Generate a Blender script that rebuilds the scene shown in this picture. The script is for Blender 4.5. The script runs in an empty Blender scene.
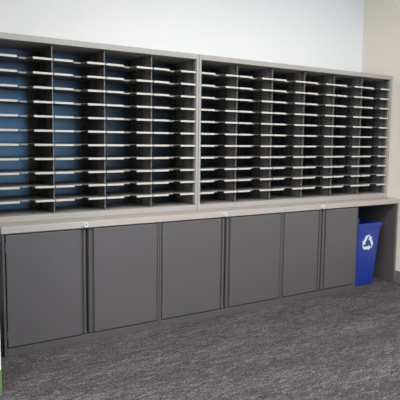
import bpy, bmesh, math, random
from mathutils import Vector, Matrix
random.seed(3)
# ---------- calibrated layout (metres) ----------
H=0.735; T=0.040
CX,CY,CZ,YAW,PITCH,ROLL,F=-0.7065,-3.0766,1.2136,-0.5731,-0.1069,0.0120,554.28
X=[0,0.9749,2.0069,2.8203,3.3138]
XL,XM,XR=0.002,1.3431,3.3255
S=0.1285; HH=1.0542; XW=3.3375; D=0.484
sc=bpy.context.scene
sc.view_settings.view_transform='Standard'

# ---------- helpers ----------
def mat(name,col,rough=.5,metal=0,spec=.5,noise=0,nscale=30,bump=0,bscale=300):
    m=bpy.data.materials.new(name);m.use_nodes=True
    nt=m.node_tree;b=nt.nodes['Principled BSDF']
    b.inputs['Base Color'].default_value=(*col,1)
    b.inputs['Roughness'].default_value=rough
    b.inputs['Metallic'].default_value=metal
    b.inputs['Specular IOR Level'].default_value=spec
    tc=nt.nodes.new('ShaderNodeTexCoord')
    if noise:
        n=nt.nodes.new('ShaderNodeTexNoise');n.inputs['Scale'].default_value=nscale
        nt.links.new(tc.outputs['Object'],n.inputs['Vector'])
        mx=nt.nodes.new('ShaderNodeMix');mx.data_type='RGBA'
        mx.inputs['A'].default_value=(*[c*(1-noise) for c in col],1)
        mx.inputs['B'].default_value=(*[min(1,c*(1+noise)) for c in col],1)
        nt.links.new(n.outputs['Fac'],mx.inputs['Factor'])
        nt.links.new(mx.outputs['Result'],b.inputs['Base Color'])
    if bump:
        n=nt.nodes.new('ShaderNodeTexNoise');n.inputs['Scale'].default_value=bscale
        nt.links.new(tc.outputs['Object'],n.inputs['Vector'])
        bp=nt.nodes.new('ShaderNodeBump');bp.inputs['Strength'].default_value=bump
        bp.inputs['Distance'].default_value=.002
        nt.links.new(n.outputs['Fac'],bp.inputs['Height'])
        nt.links.new(bp.outputs['Normal'],b.inputs['Normal'])
    return m
def bbox(bm,x0,x1,y0,y1,z0,z1,mi=0):
    vs=[bm.verts.new(p) for p in [(x0,y0,z0),(x1,y0,z0),(x1,y1,z0),(x0,y1,z0),(x0,y0,z1),(x1,y0,z1),(x1,y1,z1),(x0,y1,z1)]]
    for f in [(0,3,2,1),(4,5,6,7),(0,1,5,4),(1,2,6,5),(2,3,7,6),(3,0,4,7)]:
        fc=bm.faces.new([vs[i] for i in f]);fc.material_index=mi
def prism(bm,pts,z0,z1,mi=0,axis='z',mi_side=None):
    if axis=='z': a=[bm.verts.new((p[0],p[1],z0)) for p in pts];b=[bm.verts.new((p[0],p[1],z1)) for p in pts]
    else: a=[bm.verts.new((p[0],z0,p[1])) for p in pts];b=[bm.verts.new((p[0],z1,p[1])) for p in pts]
    fs=[bm.faces.new(a[::-1]),bm.faces.new(b)]
    n=len(pts)
    for f in fs:f.material_index=mi
    for i in range(n):
        f=bm.faces.new([a[i],a[(i+1)%n],b[(i+1)%n],b[i]]);f.material_index=mi if mi_side is None else mi_side
def obj(name,bm,mats,parent=None,bevel=0,smooth=False,loc=None):
    bmesh.ops.recalc_face_normals(bm,faces=bm.faces)
    me=bpy.data.meshes.new(name);bm.to_mesh(me);bm.free()
    for m in mats:me.materials.append(m)
    o=bpy.data.objects.new(name,me);sc.collection.objects.link(o)
    if parent:o.parent=parent
    if bevel:
        b=o.modifiers.new('bevel','BEVEL');b.width=bevel;b.segments=2;b.limit_method='ANGLE'
    if smooth:
        for p in me.polygons:p.use_smooth=True
    return o
def empty(name):
    e=bpy.data.objects.new(name,None);sc.collection.objects.link(e);return e

# ---------- materials ----------
m_frame=mat('warm_grey_paint',(.36,.345,.32),.42,noise=.04,bump=.05)
m_top=mat('counter_paint',(.43,.39,.35),.42,noise=.05)
m_shelf=mat('shelf_paint',(.25,.24,.23),.42,noise=.05)
m_lip=mat('shelf_lip_paint',(.56,.535,.49),.4)
m_back=mat('sorter_back_paint',(.026,.027,.030),.30,spec=.9,noise=.05)
m_door=mat('door_paint',(.100,.091,.093),.45,noise=.04,bump=.05,bscale=500)
m_case=mat('case_paint',(.088,.081,.083),.48)
m_dark=mat('dark_interior',(.02,.019,.02),.6)
m_steel=mat('lock_steel',(.8,.79,.77),.35,metal=.5)
m_wall=mat('wall_white',(.88,.88,.87),.8,noise=.015,bump=.08)
m_wallr=mat('wall_cream',(.80,.74,.655),.8,noise=.015,bump=.08)
m_part=mat('wall_partition_paint',(.60,.65,.53),.8,noise=.015,bump=.08)
m_ceil=mat('ceiling_tile',(.8,.8,.78),.9)
m_bbd=mat('baseboard_vinyl',(.16,.135,.115),.5)
m_blue=mat('blue_plastic',(.014,.04,.28),.38,noise=.05)
m_white=mat('white_print',(.75,.78,.82),.5)
m_green=mat('green_vinyl',(.10,.19,.06),.45)

def perforated():
    m=mat('slotted_divider',(.12,.112,.107),.42)
    nt=m.node_tree;b=nt.nodes['Principled BSDF']
    tc=[n for n in nt.nodes if n.type=='TEX_COORD'][0]
    sx=nt.nodes.new('ShaderNodeSeparateXYZ');nt.links.new(tc.outputs['Object'],sx.inputs[0])
    def M(op,a,bv=None):
        n=nt.nodes.new('ShaderNodeMath');n.operation=op
        for i,v in enumerate((a,bv)):
            if v is None:continue
            if isinstance(v,(int,float)):n.inputs[i].default_value=v
            else:nt.links.new(v,n.inputs[i])
        return n.outputs[0]
    fz=M('LESS_THAN',M('FRACT',M('MULTIPLY',sx.outputs['Z'],1/.0205)),.55)
    fy=M('LESS_THAN',M('FRACT',M('MULTIPLY',M('SUBTRACT',sx.outputs['Y'],S+.045),1/.11)),.16)
    s=M('MULTIPLY',fz,fy)
    mx=nt.nodes.new('ShaderNodeMix');mx.data_type='RGBA'
    mx.inputs['A'].default_value=(.135,.128,.123,1);mx.inputs['B'].default_value=(.01,.01,.01,1)
    nt.links.new(s,mx.inputs['Factor']);nt.links.new(mx.outputs['Result'],b.inputs['Base Color'])
    return m
m_div=perforated()

def carpet():
    m=bpy.data.materials.new('carpet');m.use_nodes=True
    nt=m.node_tree;b=nt.nodes['Principled BSDF'];b.inputs['Roughness'].default_value=.95
    b.inputs['Specular IOR Level'].default_value=.1
    tc=nt.nodes.new('ShaderNodeTexCoord')
    def noise(scale,det,mp,dist=0):
        g=nt.nodes.new('ShaderNodeMapping');g.inputs['Scale'].default_value=mp
        nt.links.new(tc.outputs['Object'],g.inputs['Vector'])
        n=nt.nodes.new('ShaderNodeTexNoise');n.inputs['Scale'].default_value=scale;n.inputs['Detail'].default_value=det
        n.inputs['Distortion'].default_value=dist
        nt.links.new(g.outputs[0],n.inputs['Vector']);return n.outputs['Fac']
    streak=noise(1,6,(12,46,1),1.4);patch=noise(1.8,3,(1,3,1));fine=noise(90,4,(1,1,1))
    def MA(a,k,off,c=None):
        n=nt.nodes.new('ShaderNodeMath');n.operation='MULTIPLY_ADD';n.inputs[1].default_value=k;n.inputs[2].default_value=off
        nt.links.new(a,n.inputs[0]);
        if c is None:return n.outputs[0]
        q=nt.nodes.new('ShaderNodeMath');q.operation='ADD';nt.links.new(n.outputs[0],q.inputs[0]);nt.links.new(c,q.inputs[1]);return q.outputs[0]
    v=MA(streak,.80,.10);v=MA(patch,.30,-.15,v);v=MA(fine,1.1,-.55,v)
    r=nt.nodes.new('ShaderNodeValToRGB')
    e=r.color_ramp.elements
    e[0].position=.28;e[0].color=(.038,.035,.038,1)
    e[1].position=.76;e[1].color=(.180,.168,.176,1)
    k=e.new(.53);k.color=(.078,.072,.077,1)
    nt.links.new(v,r.inputs[0]);nt.links.new(r.outputs[0],b.inputs['Base Color'])
    bp=nt.nodes.new('ShaderNodeBump');bp.inputs['Strength'].default_value=.5;bp.inputs['Distance'].default_value=.004
    nt.links.new(fine,bp.inputs['Height']);nt.links.new(bp.outputs[0],b.inputs['Normal'])
    return m
m_carpet=carpet()
def emis(name,col,st):
    m=bpy.data.materials.new(name);m.use_nodes=True;b=m.node_tree.nodes['Principled BSDF']
    b.inputs['Base Color'].default_value=(*col,1);b.inputs['Emission Color'].default_value=(*col,1)
    b.inputs['Emission Strength'].default_value=st;return m

# ---------- camera ----------
F3=Vector((-math.sin(YAW)*math.cos(PITCH),math.cos(YAW)*math.cos(PITCH),math.sin(PITCH)))
R3=Vector((math.cos(YAW),math.sin(YAW),0));U3=R3.cross(F3)
cr,sr=math.cos(ROLL),math.sin(ROLL)
Rr=cr*R3+sr*U3;Ur=-sr*R3+cr*U3
cam=bpy.data.cameras.new('camera');co=bpy.data.objects.new('camera',cam);sc.collection.objects.link(co)
co.matrix_world=Matrix((( Rr.x,Ur.x,-F3.x,CX),(Rr.y,Ur.y,-F3.y,CY),(Rr.z,Ur.z,-F3.z,CZ),(0,0,0,1)))
cam.sensor_width=36;cam.lens=F/400*36;cam.clip_start=.01
sc.camera=co

# ---------- room ----------
RX0,RY0,RZ=-3.2,-6.2,2.75
def room(name,a,m):
    bm=bmesh.new();bbox(bm,*a);return obj(name,bm,[m])
room('floor',(RX0,XW,RY0,D,-.1,0),m_carpet)
room('ceiling',(RX0,XW,RY0,D,RZ,RZ+.1),m_ceil)
room('wall_back',(RX0,XW,D,D+.12,0,RZ),m_wall)
room('wall_right',(XW,XW+.12,RY0,D+.12,0,RZ),m_wallr)
room('wall_left',(RX0-.12,RX0,RY0,D+.12,0,RZ),m_wall)
PX,PY=-.117,-.43
room('wall_partition',(RX0,PX,PY,PY+.12,0,RZ),m_part)
room('baseboard_partition',(RX0,PX,PY-.011,PY-.0005,0,.115),m_green)
WX0,WX1,WZ0,WZ1=1.35,2.6,.45,2.35
bm=bmesh.new()
bbox(bm,RX0,WX0,RY0-.12,RY0,0,RZ);bbox(bm,WX1,XW,RY0-.12,RY0,0,RZ)
bbox(bm,WX0,WX1,RY0-.12,RY0,0,WZ0);bbox(bm,WX0,WX1,RY0-.12,RY0,WZ1,RZ)
obj('wall_front',bm,[m_wall])
w=empty('window_1')
bm=bmesh.new();bbox(bm,WX0,WX1,RY0-.11,RY0-.10,WZ0,WZ1);obj('sky_pane',bm,[emis('sky_glow',(.15,.44,.82),11)],w)
bm=bmesh.new()
bbox(bm,WX0,WX0+.05,RY0-.09,RY0-.01,WZ0,WZ1);bbox(bm,WX1-.05,WX1,RY0-.09,RY0-.01,WZ0,WZ1)
bbox(bm,WX0+.05,WX1-.05,RY0-.09,RY0-.01,WZ0,WZ0+.05);bbox(bm,WX0+.05,WX1-.05,RY0-.09,RY0-.01,WZ1-.05,WZ1)
bbox(bm,WX0+.60,WX0+.64,RY0-.09,RY0-.01,WZ0+.05,WZ1-.05)
obj('frame',bm,[m_case],w)
room('baseboard_right',(XW-.010,XW-.0005,RY0,-.002,0,.10),m_bbd)
room('baseboard_back',(RX0,-.006,D-.011,D-.0005,0,.10),m_bbd)

# ---------- storage cabinets (inset double doors) ----------
def cabinet(x0,x1):
    e=empty('storage_cabinet')
    g=.001;x0+=g;x1-=g;zt=H-T-.0005;th=.014;yb=D-.012
    bm=bmesh.new()
    bbox(bm,x0,x0+th,.0,yb,0,zt);bbox(bm,x1-th,x1,.0,yb,0,zt)
    bbox(bm,x0+th,x1-th,.022,yb,.046,.06);bbox(bm,x0+th,x1-th,.022,yb,zt-.016,zt)
    bbox(bm,x0+th,x1-th,yb-.01,yb,.06,zt-.016)
    bbox(bm,x0+th,x1-th,.0,.02,0,.046)
    obj('case',bm,[m_case],e,bevel=.0015)
    bm=bmesh.new();xm=(x0+x1)/2
    bbox(bm,xm-.06,xm+.06,.022,.032,.061,zt-.017);obj('center_stile',bm,[m_dark],e)
    z0,z1=.053,zt-.008
    gap=.007
    for nm,a,b,s in (('left',x0+th+.005,xm-gap,1),('right',xm+gap,x1-th-.005,-1)):
        edge=b if s==1 else a
        bm=bmesh.new()
        inner=edge-s*.034
        bbox(bm,min(a,inner) if s==1 else inner, inner if s==1 else b,-.004,.016,z0,z1)
        obj('door_'+nm,bm,[m_door],e,bevel=.003)
        bm=bmesh.new()
        q0,q1=sorted((inner,edge))
        bbox(bm,q0,q1,.010,.016,z0,z1)
        pts=[]
        for i in range(9):
            t=math.pi*i/8
            pts.append((edge-s*.010+.010*math.cos(t),.010-.016*math.sin(t)))
        prism(bm,pts,z0+.001,z1-.001)
        obj('pull_'+nm,bm,[m_door],e)
        bm=bmesh.new();he=a-.002 if s==1 else b+.002
        for hz in (z0+.07,z1-.07):
            bmesh.ops.create_cone(bm,cap_ends=True,segments=12,radius1=.004,radius2=.004,depth=.05,matrix=Matrix.Translation((he,-.003,hz)))
        obj('hinges_'+nm,bm,[m_case],e)
    return e
for i in range(3):cabinet(X[i],X[i+1])

# ---------- countertop ----------
ct=empty('countertop')
bm=bmesh.new();bbox(bm,-.004,X[4]+.006,-.010,D-.002,H-T,H);obj('top',bm,[m_top],ct,bevel=.003)
bm=bmesh.new();bbox(bm,X[4]-.022,X[4],-.004,D-.012,0,H-T);obj('end_panel',bm,[m_case],ct,bevel=.0015)
bm=bmesh.new();bbox(bm,X[3]+.001,X[4]-.023,D-.03,D-.014,0.0,H-T);obj('modesty_panel',bm,[m_case],ct)
for i in range(3):
    xm=(X[i]+X[i+1])/2-.012
    bm=bmesh.new()
    R=Matrix.Translation((xm,-.016,H-T/2-.001))@Matrix.Rotation(math.pi/2,4,'X')
    bmesh.ops.create_cone(bm,cap_ends=True,segments=24,radius1=.017,radius2=.0145,depth=.014,matrix=R)
    bbox(bm,xm-.002,xm+.002,-.024,-.0225,H-T/2-.008,H-T/2+.006,1)
    obj('lock_%d'%(i+1),bm,[m_steel,m_dark],ct)

# ---------- mail sorters ----------
def sorter(x0,x1,n):
    e=empty('mail_sorter')
    z0=H+.0008;z1=H+HH;ys=S;yb=D-.006;th=.018
    bm=bmesh.new()
    bbox(bm,x0,x0+th,ys,yb,z0,z1);bbox(bm,x1-th,x1,ys,yb,z0,z1)
    bbox(bm,x0+th,x1-th,ys,yb,z1-.034,z1);bbox(bm,x0+th,x1-th,ys,yb,z0,z0+.036)
    obj('frame',bm,[m_frame],e,bevel=.002)
    bm=bmesh.new();bbox(bm,x0+th,x1-th,yb-.01,yb-.001,z0+.036,z1-.034);obj('back_panel',bm,[m_back],e)
    zi0=z0+.036;zi1=z1-.034;xi0=x0+th;xi1=x1-th;cw=(xi1-xi0)/n
    bm=bmesh.new()
    for k in range(1,n):
        xx=xi0+cw*k
        bbox(bm,xx-.003,xx+.003,ys+.030,yb-.011,zi0,zi1)
    obj('dividers',bm,[m_div],e)
    bm=bmesh.new()
    bbox(bm,xi0,xi0+.003,ys+.022,yb-.011,zi0,zi1);bbox(bm,xi1-.003,xi1,ys+.022,yb-.011,zi0,zi1)
    obj('side_liners',bm,[m_div],e)
    rows=12;ch=(zi1-zi0)/rows
    bm=bmesh.new();bl=bmesh.new()
    for k in range(n):
        a=xi0+cw*k+.0035;b=xi0+cw*(k+1)-.0035;m=(a+b)/2;yf=ys+.008;y2=yb-.012
        for r in range(1,rows):
            z=zi0+ch*r
            nw=.045;nd=.055;c=.012
            pts=[(a,yf),(m-nw,yf),(m-nw+c,yf+nd-c),(m-nw+2*c,yf+nd),(m+nw-2*c,yf+nd),(m+nw-c,yf+nd-c),(m+nw,yf),(b,yf),(b,y2),(a,y2)]
            prism(bm,pts,z-.0015,z+.0015)
            for p,q in ((a,m-nw),(m+nw,b)):
                bbox(bl,p,q,yf-.003,yf,z-.010,z+.002)
            bbox(bl,m-nw+2*c,m+nw-2*c,yf+nd-.003,yf+nd,z-.008,z-.0016,1)
    obj('shelves',bm,[m_shelf],e);obj('shelf_lips',bl,[m_lip,m_shelf],e)
    return e
sorter(XL,XM-.0015,4);sorter(XM+.0015,XR,6)

# ---------- blue recycling bin ----------
def rrect(w,d,r,seg=5):
    pts=[]
    for cx,cy,a0 in ((w-r,d-r,0),(-w+r,d-r,90),(-w+r,-d+r,180),(w-r,-d+r,270)):
        for i in range(seg+1):
            a=math.radians(a0+90*i/seg);pts.append((cx+r*math.cos(a),cy+r*math.sin(a)))
    return pts
def tub(name,cx,cy,h,wt,dt,wb,db,m,parent,rot=0):
    bm=bmesh.new();rings=[]
    lev=[(0,wb-.008,db-.008),(.008,wb,db),(h-.035,wt-.004,dt-.004),(h-.034,wt+.006,dt+.006),(h-.004,wt+.009,dt+.009),(h,wt+.006,dt+.006),(h,wt-.002,dt-.002),(h-.03,wt-.008,dt-.008),(.012,wb-.006,db-.006)]
    for z,w,d in lev:rings.append([bm.verts.new((p[0],p[1],z)) for p in rrect(w,d,.03)])
    for a,b in zip(rings,rings[1:]):
        n=len(a)
        for i in range(n):bm.faces.new([a[i],a[(i+1)%n],b[(i+1)%n],b[i]])
    bm.faces.new(rings[0][::-1]);bm.faces.new(rings[-1])
    o=obj(name,bm,[m],parent,smooth=False);o.location=(cx,cy,0);o.rotation_euler=(0,0,rot)
    for p in o.data.polygons:p.use_smooth=True
    md=o.modifiers.new('es','EDGE_SPLIT');md.split_angle=math.radians(40)
    return o
BH=.54;BW=.155;BD=.13;bwb=.120;bdb=.095
BX,BY=2.996,.150
bin_=empty('recycling_bin')
tub('body',BX,BY,BH,BW,BD,bwb,bdb,m_blue,bin_)
def symbol(R,wd):
    polys=[]
    tri=[Vector((R*math.cos(math.radians(a)),R*math.sin(math.radians(a)))) for a in (90,210,330)]
    for k in range(3):
        A=tri[k];B=tri[(k+1)%3];Cn=tri[(k+2)%3]
        d=(B-A).normalized();n=Vector((-d.y,d.x))
        if n.dot(-A)<0:n=-n
        L=(B-A).length
        p0=A+d*L*.22;p1=A+d*L*.60
        polys.append([p0-n*wd*.5,p1-n*wd*.5,p1+n*wd*.5,p0+n*wd*.5])
        polys.append([p1-n*wd*1.0,p1+d*wd*1.2,p1+n*wd*1.0])
        d2=(Cn-A).normalized();n2=Vector((-d2.y,d2.x))
        if n2.dot(-A)<0:n2=-n2
        q=A+d2*L*.16
        polys.append([p0-n*wd*.5,p0+n*wd*.5,q+n2*wd*.5,q-n2*wd*.5])
    return polys
bm=bmesh.new()
zc=BH*.69;slope=(BD-bdb)/(BH-.043)
for poly in symbol(.085,.025):
    vs=[]
    for p in poly:
        z=zc+p.y;y=-(bdb+slope*(z-.008))-.0035
        vs.append(bm.verts.new((p.x-.012,y,z)))
    bm.faces.new(vs)
r=bmesh.ops.extrude_face_region(bm,geom=bm.faces[:])
for v in r['geom']:
    if isinstance(v,bmesh.types.BMVert):v.co.y+=.003
o=obj('recycling_symbol',bm,[m_white],bin_);o.location=(BX,BY,0)

# ---------- lights ----------
def area(name,loc,sx,sy,e,col,rot=(0,0,0)):
    l=bpy.data.lights.new(name,'AREA');l.shape='RECTANGLE';l.size=sx;l.size_y=sy;l.energy=e;l.color=col
    o=bpy.data.objects.new(name,l);sc.collection.objects.link(o);o.location=loc;o.rotation_euler=rot;return o
k=0
for lx,ly in ((-1.6,-1.8),(.6,-1.8),(2.4,-1.8),(-.6,-4.2),(1.8,-4.2)):
    area('ceiling_light' if k==0 else 'ceiling_light.%03d'%k,(lx,ly,RZ-.01),1.2,.6,(54 if lx<2 else 42),(1,.93,.85) if lx>0 else (1,.99,.98));k+=1
area('daylight',(RX0+.05,-2.2,1.6),2.4,1.8,50,(.86,.94,1),(0,-math.pi/2,0))
wd=bpy.data.worlds.new('world');sc.world=wd;wd.use_nodes=True
wd.node_tree.nodes['Background'].inputs[0].default_value=(.6,.7,.8,1);wd.node_tree.nodes['Background'].inputs[1].default_value=.3
